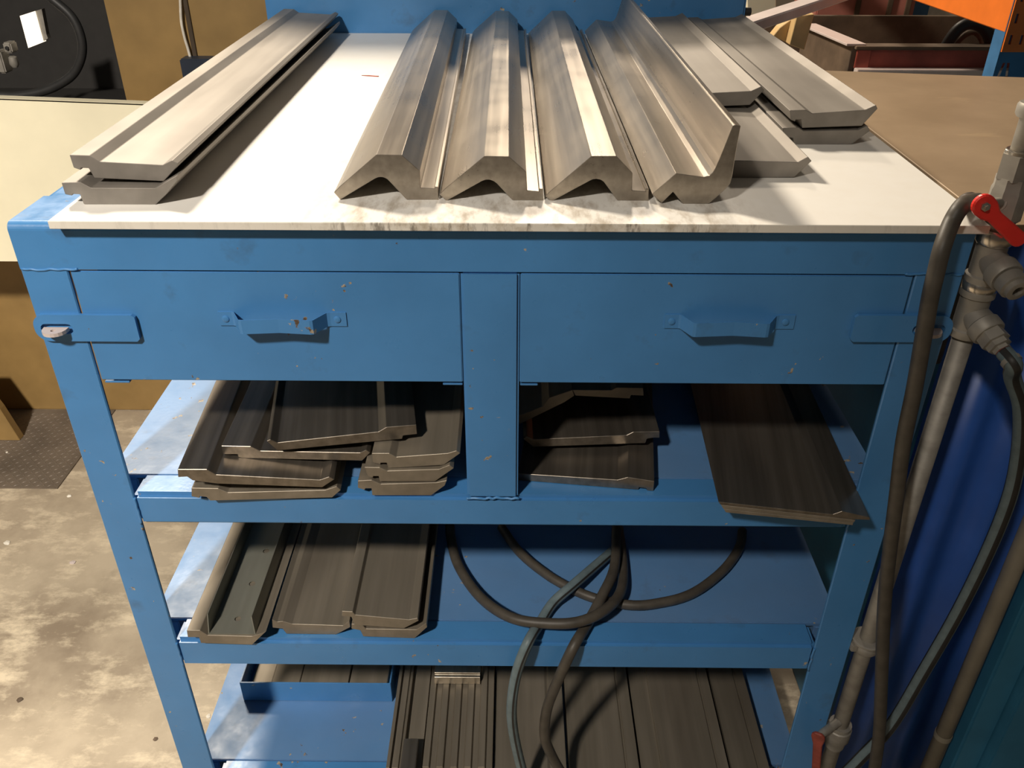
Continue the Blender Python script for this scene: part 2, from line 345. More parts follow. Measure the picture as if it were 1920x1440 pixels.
# drawers
def drawer(x0, x1, hx0, hx1, hasp_side):
    zb, zt = 1.0445, 1.2075
    d = box('drawer', x0, x1, 0.001, 0.005, zb, zt, 'blue', bench, 0.0012)
    bm = bmesh.new(); boxbm(bm, x0+0.01, x1-0.01, 0.005, 0.8, zb+0.004, zb+0.010); boxbm(bm, x0+0.01, x0+0.014, 0.005, 0.8, zb+0.004, zt-0.02); boxbm(bm, x1-0.014, x1-0.01, 0.005, 0.8, zb+0.004, zt-0.02)
    finish(bm, 'drawer_box', 'blue', d)
    # bent strap handle
    zc = 1.1412; hh = 0.010; p = 0.024
    a = hx0; b_ = hx1
    path = [(a, 0), (a+0.018, 0), (a+0.021, -0.001), (a+0.027, -p*0.5), (a+0.033, -p+0.001), (a+0.037, -p), ((a+b_)/2, -p+0.0015),
            (b_-0.043, -p), (b_-0.039, -p+0.001), (b_-0.032, -p*0.5), (b_-0.025, -0.001), (b_-0.021, 0), (b_, 0)]
    bm = bmesh.new(); t = 0.0018
    def lift(i): return (0.0015 if i in (6,) else 0)
    rows = []
    for i, (x, y) in enumerate(path):
        rows.append([bm.verts.new((x, y+0.001+dy, zc+dz+lift(i))) for dy, dz in ((0, -hh), (0, hh), (-t, hh), (-t, -hh))])
    for q, s in zip(rows, rows[1:]):
        for k in range(4): bm.faces.new((q[k], q[(k+1) % 4], s[(k+1) % 4], s[k]))
    bm.faces.new(rows[0]); bm.faces.new(rows[-1][::-1])
    h = finish(bm, 'handle', 'blue', d)
    for xr_ in (a+0.009, b_-0.012):
        lathe('rivet', (xr_, -0.0005, zc), (0, -1, 0), [(0, 0.005), (0.0015, 0.0045), (0.0025, 0.002)], 'blue', h, 12)
    # hasp plate with slot
    s = hasp_side
    if s < 0: xa, xb = -0.6035, -0.467
    else: xa, xb = 0.474, 0.6035
    z0, z1 = (1.1085, 1.1475) if s < 0 else (1.115, 1.154)
    r_ = 0.017
    out = []
    xe, xf = (xa, xb) if s < 0 else (xb, xa)      # rounded end, square end
    zm = (z0+z1)/2; dirx = -s
    n = 8
    out += [(xe+dirx*(r_-r_*math.sin(math.pi/2*k/n)), z0+r_-r_*math.cos(math.pi/2*(1-k/n))*0 - r_*math.cos(math.pi/2*(1-k/n)) + 0) for k in range(0)]
    arc1 = [(xe+dirx*(r_-r_*math.cos(t_)), z1-r_+r_*math.sin(t_)) for t_ in [math.pi/2*k/n for k in range(n+1)]]
    arc2 = [(xe+dirx*(r_-r_*math.sin(t_)), z0+r_-r_*math.cos(t_)) for t_ in [math.pi/2*k/n for k in range(n+1)]]
    outer = arc1 + [(xf-dirx*0.004, z1), (xf, z1-0.003), (xf, z0+0.004), (xf-dirx*0.004, z0)] + arc2
    # slot outline
    sc = xe+dirx*0.030; sl, sh_ = 0.021, 0.0075; zs = zm-0.001
    slot = [(sc+dirx*(-sl+sh_*0)+0, zs)]
    slot = []
    for k in range(7): t_ = math.pi/2+math.pi*k/6; slot.append((sc-0.014+sh_*math.cos(t_), zs+sh_*math.sin(t_)))
    for k in range(7): t_ = -math.pi/2+math.pi*k/6; slot.append((sc+0.014+sh_*math.cos(t_), zs+sh_*math.sin(t_)))
    bm = bmesh.new(); yb, yf = 0.0, -0.0055
    def loop(pts, y): return [bm.verts.new((x, y, z)) for x, z in pts]
    for y in (yb, yf):
        o1 = loop(outer, y); i1 = loop(slot, y)
        es = [bm.edges.new((o1[k], o1[(k+1) % len(o1)])) for k in range(len(o1))] + [bm.edges.new((i1[k], i1[(k+1) % len(i1)])) for k in range(len(i1))]
        bmesh.ops.triangle_fill(bm, edges=es, use_beauty=True)
        if y == yb: ob, ib = o1, i1
    for A, B_ in ((ob, o1), (ib, i1)):
        for k in range(len(A)): bm.faces.new((A[k], A[(k+1) % len(A)], B_[(k+1) % len(A)], B_[k]))
    finish(bm, 'hasp', 'blue', d)
    # staple tab through the slot
    bm = bmesh.new(); n = 10
    ring_o = [(sc-0.001+0.0165*math.cos(math.pi+math.pi*k/n), -0.004-0.020*abs(math.sin(math.pi*k/n))**0.8) for k in range(n+1)]
    holed(bm, ring_o, [circle(sc-0.001, -0.0135, 0.0034, 12)], lambda u, v: Vector((u, v, zs-0.003)), (0, 0, 0.005))
    st = finish(bm, 'staple', 'pale', bench)
    for xt in ((x0+0.002, x0+0.036) if s < 0 else (x0+0.001, x0+0.025),):
        box('runner_tab', xt[0], xt[1], 0.004, 0.02, zb-0.0065, zb-0.0035, 'blue', d, 0.0005)
    if s < 0: box('runner_tab', x1-0.028, x1-0.001, 0.004, 0.02, zb-0.0065, zb-0.0035, 'blue', d, 0.0005)
    return d
drawer(-0.5375, -0.0395, -0.358, -0.190, -1)
drawer(0.0382, 0.5378, 0.228, 0.398, 1)
settle(bench)

# ------------------------------------------------------------------ white sheet on the bench top
ZS = 1.282
bm = bmesh.new(); boxbm(bm, -0.5365, 0.605, -0.0185, DEPTH-0.006, ZR1-0.0005, ZS, 0.0008, 1)
sheet = tag(finish(bm, 'plastic_sheet', 'sheet'), 'white stained plastic sheet covering the top of the blue workbench', 'sheet')

# ------------------------------------------------------------------ steel bars with constant section
def bar(name, label, px, mat, support=None, plane_pt=None, edge=None, yaw=None, face=None, length=None, group=None, bev=0.0006, cat='steel bar', maxlen=None, crest=None, skew=0.0):
    """px: outline of the cut end; support=(px,py,z): a bottom point of that end and the height it rests at;
    edge=(index into px, far px, far py): the far end of that long edge; face=(pxA, pxB, z): line of the end along the support"""
    if support: A = atZ(*support)
    else: A = Vector(plane_pt)
    ang = yaw or 0.0
    if face:
        f0 = atZ(face[0][0], face[0][1], face[2]); f1 = atZ(face[1][0], face[1][1], face[2]); ang = math.atan2(f1.y-f0.y, f1.x-f0.x)
    L = length
    for it in range(6):
        ax = Vector((-math.sin(ang), math.cos(ang), 0)); rt = Vector((math.cos(ang), math.sin(ang), 0))
        P = []
        for q in px:
            d = ray(*q); t = (A-CAM).dot(ax)/d.dot(ax); P.append(CAM+d*t)
        if edge:
            F = P[edge[0]]; B_ = atZ(edge[1], edge[2], F.z); v = B_-F
            ang = -math.atan2(v.x, v.y)
            if not length: L = v.length
        else: break
    if maxlen: L = min(L, maxlen)
    loc = [Vector(((p-A).dot(rt), 0, p.z-A.z)) for p in P]
    bm = bmesh.new(); extrude_poly(bm, loc, Vector((-math.sin(skew)*L, math.cos(skew)*L, 0)), bev)
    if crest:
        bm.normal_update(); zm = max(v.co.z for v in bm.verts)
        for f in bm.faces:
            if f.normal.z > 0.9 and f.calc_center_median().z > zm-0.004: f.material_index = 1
    o = finish(bm, name, [mat, crest] if crest else mat)
    o.location = A; o.rotation_euler = (0, 0, ang)
    tag(o, label, cat, group)
    o['_L'] = L
    return o

# long flat bars, left of the sheet
bar('steel_bar', 'long grey steel bar lying on top of another beside the bare blue bench corner', [(130,290.5),(167,291.6),(187.7,303.3),(305,309.5),(322,301),(334,306.5),(331,314),(307,340),(177,334),(166,315.5),(152,315),(151,319),(138,314.5)],
    'steel_top', support=(250,337,ZS+0.0265), edge=(0,540,11), maxlen=1.22)
bar('steel_bar', 'long grey steel bar lying on the white sheet underneath another long bar', [(115,342.7),(150,341.6),(171,352.5),(290.5,353),(312,341),(331,330),(333,338),(312,364.5),(291.6,384),(157,383),(149.5,364.5),(136,364),(135,367),(122,364.5)],
    'steel_top', support=(250,383.7,ZS), edge=(5,637,40), maxlen=1.22)
# four forming dies
d1 = [(705.7,289.8),(753,290.5),(787.7,320.8),(788.5,351.8),(815,353.6),(815,350.2),(821.3,351.2),(822.4,375.5),(762,374),(731,341),(726,336),(720,333),(714.5,332),(709,332.5),(703,335),(638,374.5),(626,361),(636.5,350)]
d2 = [(908,292.7),(954.4,293.5),(987,322.6),(988,357),(1011,359),(1011,353.6),(1018,354),(1019,376.6),(961,375.5),(931.8,344.5),(926,340),(918,337),(911,337),(904,339.5),(837,377),(824,364.5),(834,354)]
d3 = [(1108.6,292.7),(1156,292.7),(1186,324.5),(1185,357),(1210.6,359),(1210.6,353.6),(1217,354.4),(1216,377),(1158,376),(1132,341),(1126,337),(1118,335.5),(1111,336.5),(1105,339.5),(1034,378),(1022,368),(1031,359)]
d4 = [(1267.5,325),(1320,332),(1330,329),(1337,322.5),(1342,314),(1350,296),(1374,236),(1378,234.5),(1389,236),(1387,247.5),(1380,285),(1373,330),(1369,345),(1360,355),(1342.5,371),(1329,382),(1280.6,382.5),(1262,360),(1241,381),(1222.5,364)]
bar('forming_die', 'hump-backed steel die at the end of the row, next to bare white sheet', d1, 'steel_die', support=(795,374.8,ZS), edge=(0,817,14), cat='die', group='hump-backed forming dies on the sheet', maxlen=1.2)
bar('forming_die', 'hump-backed steel die with the brightest crest, between two similar dies', d2, 'steel_die', crest='steel_die_bright', support=(990,376,ZS), edge=(1,953.5,14.6), cat='die', group='hump-backed forming dies on the sheet', maxlen=1.2)
bar('forming_die', 'hump-backed steel die standing beside the die with the tall curved wall', d3, 'steel_die', support=(1185,376.5,ZS), edge=(1,1057.5,16), cat='die', group='hump-backed forming dies on the sheet', maxlen=1.2)
bar('forming_die', 'steel die with a low ridge and a tall curved side wall', d4, 'steel_die', support=(1305,382.5,ZS), edge=(0,1117.7,36), cat='die', maxlen=1.2)
# flat bars right of the dies
bar('steel_bar', 'short-looking flat grey bar flat on the sheet against the tall die wall', [(1362,300.5),(1496,304),(1515,294),(1522,302),(1489,332.5),(1362,334)], 'steel_top', support=(1400,333.7,ZS), yaw=0.008, length=0.95)
bar('steel_bar', 'flat grey bar lying on the sheet under the outermost bar of the stack', [(1468,240),(1497,239),(1507,245.6),(1610.6,243.7),(1627,236),(1631,245.6),(1597.5,270),(1489,272),(1487,259),(1479,258),(1478,262),(1468,251)], 'steel_top', support=(1545,271,ZS), yaw=0.008, length=0.93)
bar('steel_bar', 'flat grey bar wedged topmost between the tall die wall and the outermost bar', [(1318,175),(1339,174),(1408,170.6),(1427,162),(1433,169),(1406,197),(1318,200.5)], 'steel_top', support=(1370,198.7,ZS+0.0278), edge=(3,1279,24), maxlen=0.80)
bar('steel_bar', 'wide flat grey bar lying outermost and topmost beside the brown table', [(1481,207),(1511,206),(1522.5,212.6),(1622,206),(1642.5,197),(1645.5,204),(1616,236),(1504,240),(1502,224),(1492,224.5),(1491,228),(1483,225)], 'steel_top', support=(1560,238,ZS+0.0265), edge=(4,1391,26), maxlen=0.95)

# upper shelf, left bay
Z1 = 0.8432
E1 = [(359,915),(409,916),(427,923.5),(610,919),(631,912),(639,919),(623,933),(394,939),(387,932),(375,931),(374,934),(359,931)]
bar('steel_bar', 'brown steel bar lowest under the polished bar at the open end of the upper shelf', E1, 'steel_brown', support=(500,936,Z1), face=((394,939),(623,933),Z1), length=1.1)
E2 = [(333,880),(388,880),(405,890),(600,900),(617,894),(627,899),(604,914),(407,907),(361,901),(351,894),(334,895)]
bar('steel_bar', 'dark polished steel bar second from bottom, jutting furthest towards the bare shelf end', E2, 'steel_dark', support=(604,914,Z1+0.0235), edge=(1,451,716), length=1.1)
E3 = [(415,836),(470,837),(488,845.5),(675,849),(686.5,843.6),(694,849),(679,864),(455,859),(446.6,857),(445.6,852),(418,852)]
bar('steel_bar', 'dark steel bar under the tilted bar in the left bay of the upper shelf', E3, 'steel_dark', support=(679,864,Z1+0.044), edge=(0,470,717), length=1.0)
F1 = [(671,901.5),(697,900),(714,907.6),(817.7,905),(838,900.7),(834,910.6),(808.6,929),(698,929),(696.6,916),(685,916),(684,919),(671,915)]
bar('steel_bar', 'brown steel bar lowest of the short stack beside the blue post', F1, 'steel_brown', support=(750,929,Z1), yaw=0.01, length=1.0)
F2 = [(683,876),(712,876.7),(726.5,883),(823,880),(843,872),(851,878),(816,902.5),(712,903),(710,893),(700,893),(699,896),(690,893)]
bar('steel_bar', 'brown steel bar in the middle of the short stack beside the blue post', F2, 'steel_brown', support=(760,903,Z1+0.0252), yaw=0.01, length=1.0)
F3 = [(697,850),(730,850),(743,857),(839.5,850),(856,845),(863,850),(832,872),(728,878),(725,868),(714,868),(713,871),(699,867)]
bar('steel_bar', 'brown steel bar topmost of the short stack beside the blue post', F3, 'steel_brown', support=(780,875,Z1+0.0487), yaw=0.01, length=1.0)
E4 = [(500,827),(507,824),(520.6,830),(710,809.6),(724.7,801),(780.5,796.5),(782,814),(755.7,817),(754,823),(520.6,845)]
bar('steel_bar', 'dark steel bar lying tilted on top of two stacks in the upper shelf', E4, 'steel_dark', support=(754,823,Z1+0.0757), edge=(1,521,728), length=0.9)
# upper shelf, right bay
G1 = [(970,887.8),(1158,900),(1177,895),(1227,902.5),(1225,921),(1213,920),(1212,916),(1198,914),(1197,918.5),(970,900.3)]
bar('steel_bar', 'dark steel bar lowest of the pile behind the blue post', G1, 'steel_dark', support=(1197,919,Z1), face=((973,900.5),(1197,918.5),Z1), length=0.95)
G2 = [(981,823),(987.5,818),(1000,824),(1175,816),(1187.5,810),(1236.7,809),(1236.7,821),(1225,821),(1213,823),(1210,831),(1000,838)]
bar('steel_bar', 'steel bar with a bright cut end lying across the lowest bar behind the post', G2, 'steel_dark', support=(1100,834.5,Z1+0.028), yaw=0.02, length=0.9)
H1 = [(973,779.6),(1017,762),(1029,746),(1073,731),(1077,742),(1058,754.6),(973,796)]
bar('steel_bar', 'narrow dark bar leaning steeply behind the blue post', H1, 'steel_brown', plane_pt=(0.03,0.131,0.93), yaw=0.0, length=0.8)
H2 = [(1073,731),(1146,731.7),(1156,726.7),(1206,727.5),(1207,742),(1194,741.5),(1183,741),(1181,747.5),(1079,742)]
bar('steel_bar', 'narrow dark bar highest of the pile, just under the drawer', H2, 'steel_brown', plane_pt=(0.12,0.133,0.95), yaw=0.0, length=0.8)
# wide plates jutting over the shelf rail
def plate_stack():
    K = [((1347,941),(1562,964.5),(1579,958.5),(1631,970.5),(1631,975),(1600,974),(1560,969.5),(1351,946.5)),
         ((1352,947),(1560,970),(1598,974.5),(1604,976),(1601,980),(1356,954)),
         ((1357,954.5),(1600,980.5),(1599,985),(1361,961))]
    names = ('wide dark steel plate topmost of three jutting over the upper shelf rail', 'wide dark steel plate in the middle of three jutting over the upper shelf rail', 'wide dark steel plate lowest of three jutting over the upper shelf rail')
    f0 = atZ(1361,961,Z1); f1 = atZ(1599,985,Z1)
    for lab, k in zip(names, K):
        bar('steel_plate', lab, list(k), 'steel_dark' if 'topmost' in lab else 'steel_brown', plane_pt=f1, yaw=math.atan2(f1.y-f0.y, f1.x-f0.x)*0.9, skew=math.radians(5), length=1.0, bev=0.0004, cat='steel plate')
plate_stack()

# middle shelf
Z2 = 0.5282
L1 = [(350,1182),(375,1182),(389,1191),(473,1193),(489.6,1188),(499,1184),(473,1209),(376.6,1206),(373,1195),(352,1195)]
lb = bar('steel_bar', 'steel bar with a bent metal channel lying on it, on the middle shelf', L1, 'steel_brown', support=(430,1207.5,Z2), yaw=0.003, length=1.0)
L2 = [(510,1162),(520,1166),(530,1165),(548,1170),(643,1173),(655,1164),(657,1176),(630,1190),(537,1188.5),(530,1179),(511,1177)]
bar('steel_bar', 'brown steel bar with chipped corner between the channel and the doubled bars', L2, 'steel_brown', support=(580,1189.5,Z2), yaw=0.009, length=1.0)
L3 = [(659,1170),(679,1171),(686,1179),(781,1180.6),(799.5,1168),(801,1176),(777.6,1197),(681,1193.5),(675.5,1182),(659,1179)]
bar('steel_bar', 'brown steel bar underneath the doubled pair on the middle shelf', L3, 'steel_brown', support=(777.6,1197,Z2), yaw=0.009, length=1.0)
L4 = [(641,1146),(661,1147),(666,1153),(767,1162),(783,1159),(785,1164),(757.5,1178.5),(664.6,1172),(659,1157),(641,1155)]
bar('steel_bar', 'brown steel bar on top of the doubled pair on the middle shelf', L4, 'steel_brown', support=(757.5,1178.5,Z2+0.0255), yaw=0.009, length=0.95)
# bent U channel in the recess of the first bar
ang = lb.rotation_euler.z; axv = Vector((-math.sin(ang), math.cos(ang), 0)); A0 = lb.location
def onbar(q): d = ray(*q); t = (A0+axv*0.002-CAM).dot(axv)/d.dot(axv); return CAM+d*t
tl, bl, br, tr = onbar((383,1163)), onbar((391,1190)), onbar((478,1191.5)), onbar((466,1168))
zb = max(bl.z, br.z)+0.0006; bl.z = br.z = zb
t = 0.0016; rtv = Vector((math.cos(ang), math.sin(ang), 0)); upv = Vector((0, 0, 1))
rc = empty('bent_channel', (bl+br)/2, 'thin grey green sheet metal channel with upright sides, lying on a bar', 'channel')
bm = bmesh.new(); Lc = 0.95
cut = axv*0.028
hol = []
for q, r1 in (((446,1160),0.0055),((473,1094),0.006),((499,1033),0.006)):
    p = atZ(*q, zb+t)-bl; hol.append(circle(p.dot(rtv), p.dot(axv), r1))
wch = (br-bl).dot(rtv); sk_ = (br-bl).dot(axv)
holed(bm, [(0, 0), (wch, sk_), (wch, Lc), (0, Lc)], hol, lambda u, v: bl+rtv*u+axv*v, upv*t); finish(bm, 'channel_base', 'sheet_metal', rc)
for q0, q1, s in ((bl, tl, 1), (br, tr, 1)):
    bm = bmesh.new(); top = q1+axv*0.012
    extrude_poly(bm, [q0.copy(), q0+axv*Lc, q1+axv*Lc, q1+axv*0.014], rtv*t*s); finish(bm, 'channel_side', 'sheet_metal', rc)
settle(rc)

# bottom shelf
Z3 = 0.1302
def flat_bar(label, a0, a1, zt, h, groove, mat, Lb=0.95, name='steel_bar', y_front=None, cat='steel bar'):
    """a0/a1: two sight points along the top edge nearest the tray and its opposite; groove: section as fractions"""
    F0 = atZ(*a0[0], zt); B0 = atZ(*a0[1], zt); F1 = atZ(*a1[0], zt)
    v = B0-F0; ang = 0.007
    ax = Vector((-math.sin(ang), math.cos(ang), 0)); rt = Vector((math.cos(ang), math.sin(ang), 0))
    wd = (F1-F0).dot(rt)/max(0.2, 1)
    yf = 0.01 if y_front is None else y_front
    A = F0 + ax*((yf-F0.y)/ax.y)
    bm = bmesh.new()
    pts = [Vector((u*wd, 0, zt-Z3-h*dv)) for u, dv in groove] + [Vector((wd, 0, 0.0)), Vector((0, 0, 0.0))]
    extrude_poly(bm, pts, Vector((0, Lb, 0)), 0.0005)
    o = finish(bm, name, mat); o.location = (A.x, A.y, Z3); o.rotation_euler = (0, 0, ang)
    return tag(o, label, cat)
ridge = [(0, 0), (.10, 0), (.10, .5), (.16, .5), (.16, 0), (.34, 0), (.36, .25), (.44, .25), (.44, 1), (.55, 1), (.55, 0), (1, 0)]
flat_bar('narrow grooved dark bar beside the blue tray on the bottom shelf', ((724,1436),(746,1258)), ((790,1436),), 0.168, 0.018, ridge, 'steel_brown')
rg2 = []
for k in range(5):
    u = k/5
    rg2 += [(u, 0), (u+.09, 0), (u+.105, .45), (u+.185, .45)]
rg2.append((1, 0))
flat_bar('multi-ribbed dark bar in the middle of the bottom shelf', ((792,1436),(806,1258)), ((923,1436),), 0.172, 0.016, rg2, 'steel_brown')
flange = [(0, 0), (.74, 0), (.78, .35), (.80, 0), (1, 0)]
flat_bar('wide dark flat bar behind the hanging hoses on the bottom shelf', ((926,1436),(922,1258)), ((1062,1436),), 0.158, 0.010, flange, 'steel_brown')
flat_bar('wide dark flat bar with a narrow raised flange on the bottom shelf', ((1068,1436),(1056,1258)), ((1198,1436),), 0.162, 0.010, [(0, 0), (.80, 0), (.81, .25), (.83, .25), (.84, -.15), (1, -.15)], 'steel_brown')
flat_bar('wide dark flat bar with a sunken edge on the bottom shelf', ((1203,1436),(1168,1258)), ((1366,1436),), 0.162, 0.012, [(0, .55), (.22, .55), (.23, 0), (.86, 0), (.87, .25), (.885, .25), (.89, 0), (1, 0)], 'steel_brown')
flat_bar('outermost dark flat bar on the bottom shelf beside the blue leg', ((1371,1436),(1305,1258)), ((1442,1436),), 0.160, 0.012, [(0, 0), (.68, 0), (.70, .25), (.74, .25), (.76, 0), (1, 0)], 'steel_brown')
# upright short plate at the end of the grooved bar
bm = bmesh.new(); p0 = atZ(757,1412,0.176)
boxbm(bm, p0.x, p0.x+0.028, -0.02, 0.055, 0.178, 0.196, 0.001)
tag(finish(bm, 'steel_block', 'steel_dark'), 'small dark steel block lying on the grooved bar', 'steel block')
# bright small bar under the middle shelf rail
pb = atZ(814,1274,0.186)
bm = bmesh.new(); wdt = (atZ(900,1275,0.186)-pb).x
pts = [Vector((0, 0, 0)), Vector((0, 0.004, 0.016)), Vector((0, 0.011, 0.016)), Vector((0, 0.012, 0.021)), Vector((0, 0.03, 0.021)), Vector((0, 0.03, 0))]
extrude_poly(bm, pts, Vector((wdt, 0, 0)), 0.0005)
o = finish(bm, 'steel_offcut', 'steel_shiny'); o.location = (pb.x, pb.y, 0.1725)
tag(o, 'short bright steel offcut lying across the ribbed bar', 'steel offcut')
# blue tray
ta, tb = atZ(457,1313,Z3), atZ(740,1311,Z3)
tr_ = empty('metal_tray', ((ta.x+tb.x)/2, ta.y, Z3), 'shallow blue metal tray holding brown bars on the bottom shelf', 'tray')
h_ = atY(450,1280,ta.y).z-Z3
x0, x1, y0, y1 = ta.x, tb.x-0.004, ta.y, ta.y+0.55
box('tray_front', x0, x1, y0, y0+0.003, Z3, Z3+h_, 'blue', tr_, 0.0006); box('tray_rear', x0, x1, y1, y1+0.003, Z3, Z3+h_, 'blue', tr_, 0.0006)
box('tray_side', x0, x0+0.003, y0+0.003, y1, Z3, Z3+h_, 'blue', tr_, 0.0006); box('tray_side', x1-0.003, x1, y0+0.003, y1, Z3, Z3+h_, 'blue', tr_, 0.0006)
box('tray_bottom', x0+0.003, x1-0.003, y0+0.003, y1, Z3, Z3+0.003, 'blue', tr_, 0.0006)
settle(tr_)
for k, (u0, u1, hh) in enumerate(((0.02, 0.16, 0.012), (0.17, 0.36, 0.020), (0.37, 0.70, 0.024), (0.71, 0.97, 0.022))):
    box('steel_strip', x0+0.004+(x1-x0-0.008)*u0, x0+0.004+(x1-x0-0.008)*u1, y0+0.006+0.004*k, y1-0.01, Z3+0.003, Z3+0.003+hh, 'steel_brown', None, 0.001)
    tag(bpy.context.scene.objects[-1] if False else COL.objects[-1], ('narrow brown steel strip against the side of the blue tray', 'flat brown steel strip second from the side of the blue tray', 'widest brown steel strip inside the blue tray', 'brown steel strip in the blue tray nearest the grooved bars')[k], 'steel strip')

# ------------------------------------------------------------------ hoses on the middle shelf
rh = 0.0088
def shelf_pts(px, z): return [atZ(x, y, zz) for (x, y), zz in zip(px, z if isinstance(z, list) else [z]*len(px))]
zs2 = Z2+rh
h1 = [(843.5,985),(846,1010),(859,1059),(899,1118),(958,1158),(1030,1169),(1089,1165),(1136.5,1142),(1164,1108),(1168,1059),(1160,990)]
tag(tube('rubber_hose', shelf_pts(h1, [zs2+k for k in (0,0,0,.006,.016,.022,.026,.026,.014,.002,0)]), rh*1.05, 'rubber'), 'brown black rubber hose looping in a deep U on the middle shelf', 'hose')
h2 = [(940,988),(974,1035),(1022,1075),(1069,1102.5),(1113,1121),(1176,1134),(1227.5,1132),(1295,1114),(1354,1071),(1386,1027),(1392,995)]
tag(tube('rubber_hose', shelf_pts(h2, zs2), rh*1.0, 'rubber'), 'dark rubber hose curving widest across the back of the middle shelf', 'hose')
def drop(px_shelf, z_shelf, px_hang, y_hang):
    return shelf_pts(px_shelf, z_shelf) + [atY(x, y, yy) for (x, y), yy in zip(px_hang, y_hang)]
h3 = drop([(1150,1032),(1077,1095),(1037.5,1130),(1014,1166)], [zs2, zs2+.0175, zs2+.006, zs2], [(991,1203),(970,1257),(960,1316),(962,1368),(978,1440),(1000,1500)], [-.014,-.024,-.034,-.032,-.028,-.026])
tag(tube('striped_hose', h3, rh*1.05, ['hose_blue', 'rubber_dark'], stripes=(2, 7, 12), seg=15), 'grey blue hose with dark stripes hanging over the middle shelf rail', 'hose')
h4 = drop([(1156,985),(1152,1063),(1128.6,1118),(1101,1170)], [zs2+.022, zs2+.020, zs2+.019, zs2+.004], [(1075,1213),(1045.5,1277),(1026,1328),(1021,1376),(1030,1407),(1053,1450),(1085,1500)], [-.014,-.027,-.036,-.036,-.034,-.03,-.028])
tag(tube('rubber_hose', h4, rh*1.05, 'rubber'), 'plain brown black hose hanging over the middle shelf rail beside the striped hose', 'hose')

# ------------------------------------------------------------------ galvanized air pipe with valves, right of the bench
PX, PY = 0.628, 0.006
pipe = empty('air_pipe', (PX, PY, 0), 'galvanized vertical air pipe with tees and red lever valve beside the bench', 'pipe')
rp = 0.0135
def zat(px, py): return atY(px, py, PY-0.01).z
tube('pipe', [(PX, PY, 0.02), (PX, PY, 1.15)], rp, 'galv', pipe, smoothpath=False, seg=24)
tube('pipe', [(PX, PY, 1.30), (PX, PY, 1.62)], rp*1.0, 'galv', pipe, smoothpath=False, seg=24)
def ringset(zc, r, h, mat='galv'): lathe('collar', (PX, PY, zc-h/2), (0, 0, 1), [(0, r*0.9), (h*0.2, r), (h*0.8, r), (h, r*0.9)], mat, pipe, 28)
def tee(zc, branch, length, rb, hh=0.034):
    lathe('tee', (PX, PY, zc-hh), (0, 0, 1), [(0, .0205), (.004, .0215), (.010, .0215), (.012, .0185), (2*hh-.012, .0185), (2*hh-.010, .0215), (2*hh-.004, .0215), (2*hh, .0205)], 'galv', pipe, 28)
    bvec = Vector(branch).normalized()
    lathe('tee_branch', Vector((PX, PY, zc)), bvec, [(0, .017), (length*.55, .0185), (length*.6, .021), (length*.95, .021), (length, .0195)], 'galv', pipe, 28)
    return Vector((PX, PY, zc))+bvec*length, bvec
z_t1, z_t2 = zat(1858,487), zat(1815,590)
e1, b1 = tee(z_t1, (0.18, -0.93, -0.28), 0.042, .02)
lathe('nipple', e1-b1*0.002, b1, [(0, .0135), (.004, .0175), (.018, .0175), (.019, .014), (.026, .014), (.0265, .0125), (.0265, .0072), (.006, .0070)], 'galv', pipe, 24)
e2, b2 = tee(z_t2, (0.30, -0.88, -0.38), 0.040, .02)
lathe('hose_nut', e2-b2*0.002, b2, [(0, .0175), (.016, .0185), (.017, .015), (.024, .015), (.025, .011), (.03, .011)], 'galv', pipe, 6)
lathe('hose_tail', e2+b2*0.026, b2, [(0, .009), (.022, .009)], 'red_worn', pipe, 18)
ringset((z_t1+z_t2)/2, .0215, .016, 'galv_bright')
z_v = zat(1885,385)
ringset(zat(1868,447), .0225, .020, 'galv_bright')
lathe('valve_body', (PX, PY, z_v-.034), (0, 0, 1), [(0, .016), (.012, .018), (.016, .022), (.05, .022), (.054, .0205), (.066, .0205)], 'galv', pipe, 8)
lathe('valve_hex', (PX, PY, z_v+.03), (0, 0, 1), [(0, .0215), (.03, .0215)], 'galv', pipe, 6)
ringset(z_v+.062, .0185, .006, 'galv_bright')
ringset(zat(1925,210), .020, .016)
# red lever on a stem facing the room
sp = atY(1840,383,-0.036)
stem0 = Vector((PX, PY, z_v))
sd = (sp-stem0).normalized()
lathe('valve_stem', stem0, sd, [(0, .009), (.02, .009), (.0205, .0065), ((sp-stem0).length+.004, .0065)], 'galv', pipe, 16)
vend = atY(1908,449,-0.040); ld = (vend-sp); Ll = ld.length; ld.normalize()
nrm = Vector((-0.25, -0.9, 0.25)); nrm = (nrm-ld*nrm.dot(ld)).normalized(); side = ld.cross(nrm)
out = []
for k in range(13): a_ = math.pi/2+math.pi*k/12; out.append((0.0135*math.cos(a_), 0.0135*math.sin(a_)))
out += [(0.010, -0.0125), (0.020, -0.0075)]
for k in range(9): a_ = -math.pi/2+math.pi*k/8; out.append((Ll-0.004+0.0095*math.cos(a_), 0.0095*math.sin(a_)))
out += [(0.020, 0.0085), (0.010, 0.0125)]
bm = bmesh.new(); extrude_poly(bm, [sp+ld*a_+side*c_+nrm*0.001 for a_, c_ in out], nrm*0.008, 0.0025)
lv = finish(bm, 'valve_lever', 'red', pipe); lv['label'] = 'red plastic lever'
lathe('lever_nut', sp+nrm*0.008, nrm, [(0, .0055), (.004, .0055), (.0045, .003), (.008, .0028)], 'galv_bright', pipe, 6)
# bracket and clamp lower down
zc = zat(1613,1214)
ringset(zc+.010, .026, .006); ringset(zc-.006, .021, .016, 'galv')
bm = bmesh.new(); boxbm(bm, PX-0.0285, PX-0.016, PY-0.012, PY+0.010, zc-.010, zc+.006, 0.002); finish(bm, 'clamp_ear', 'galv', pipe)
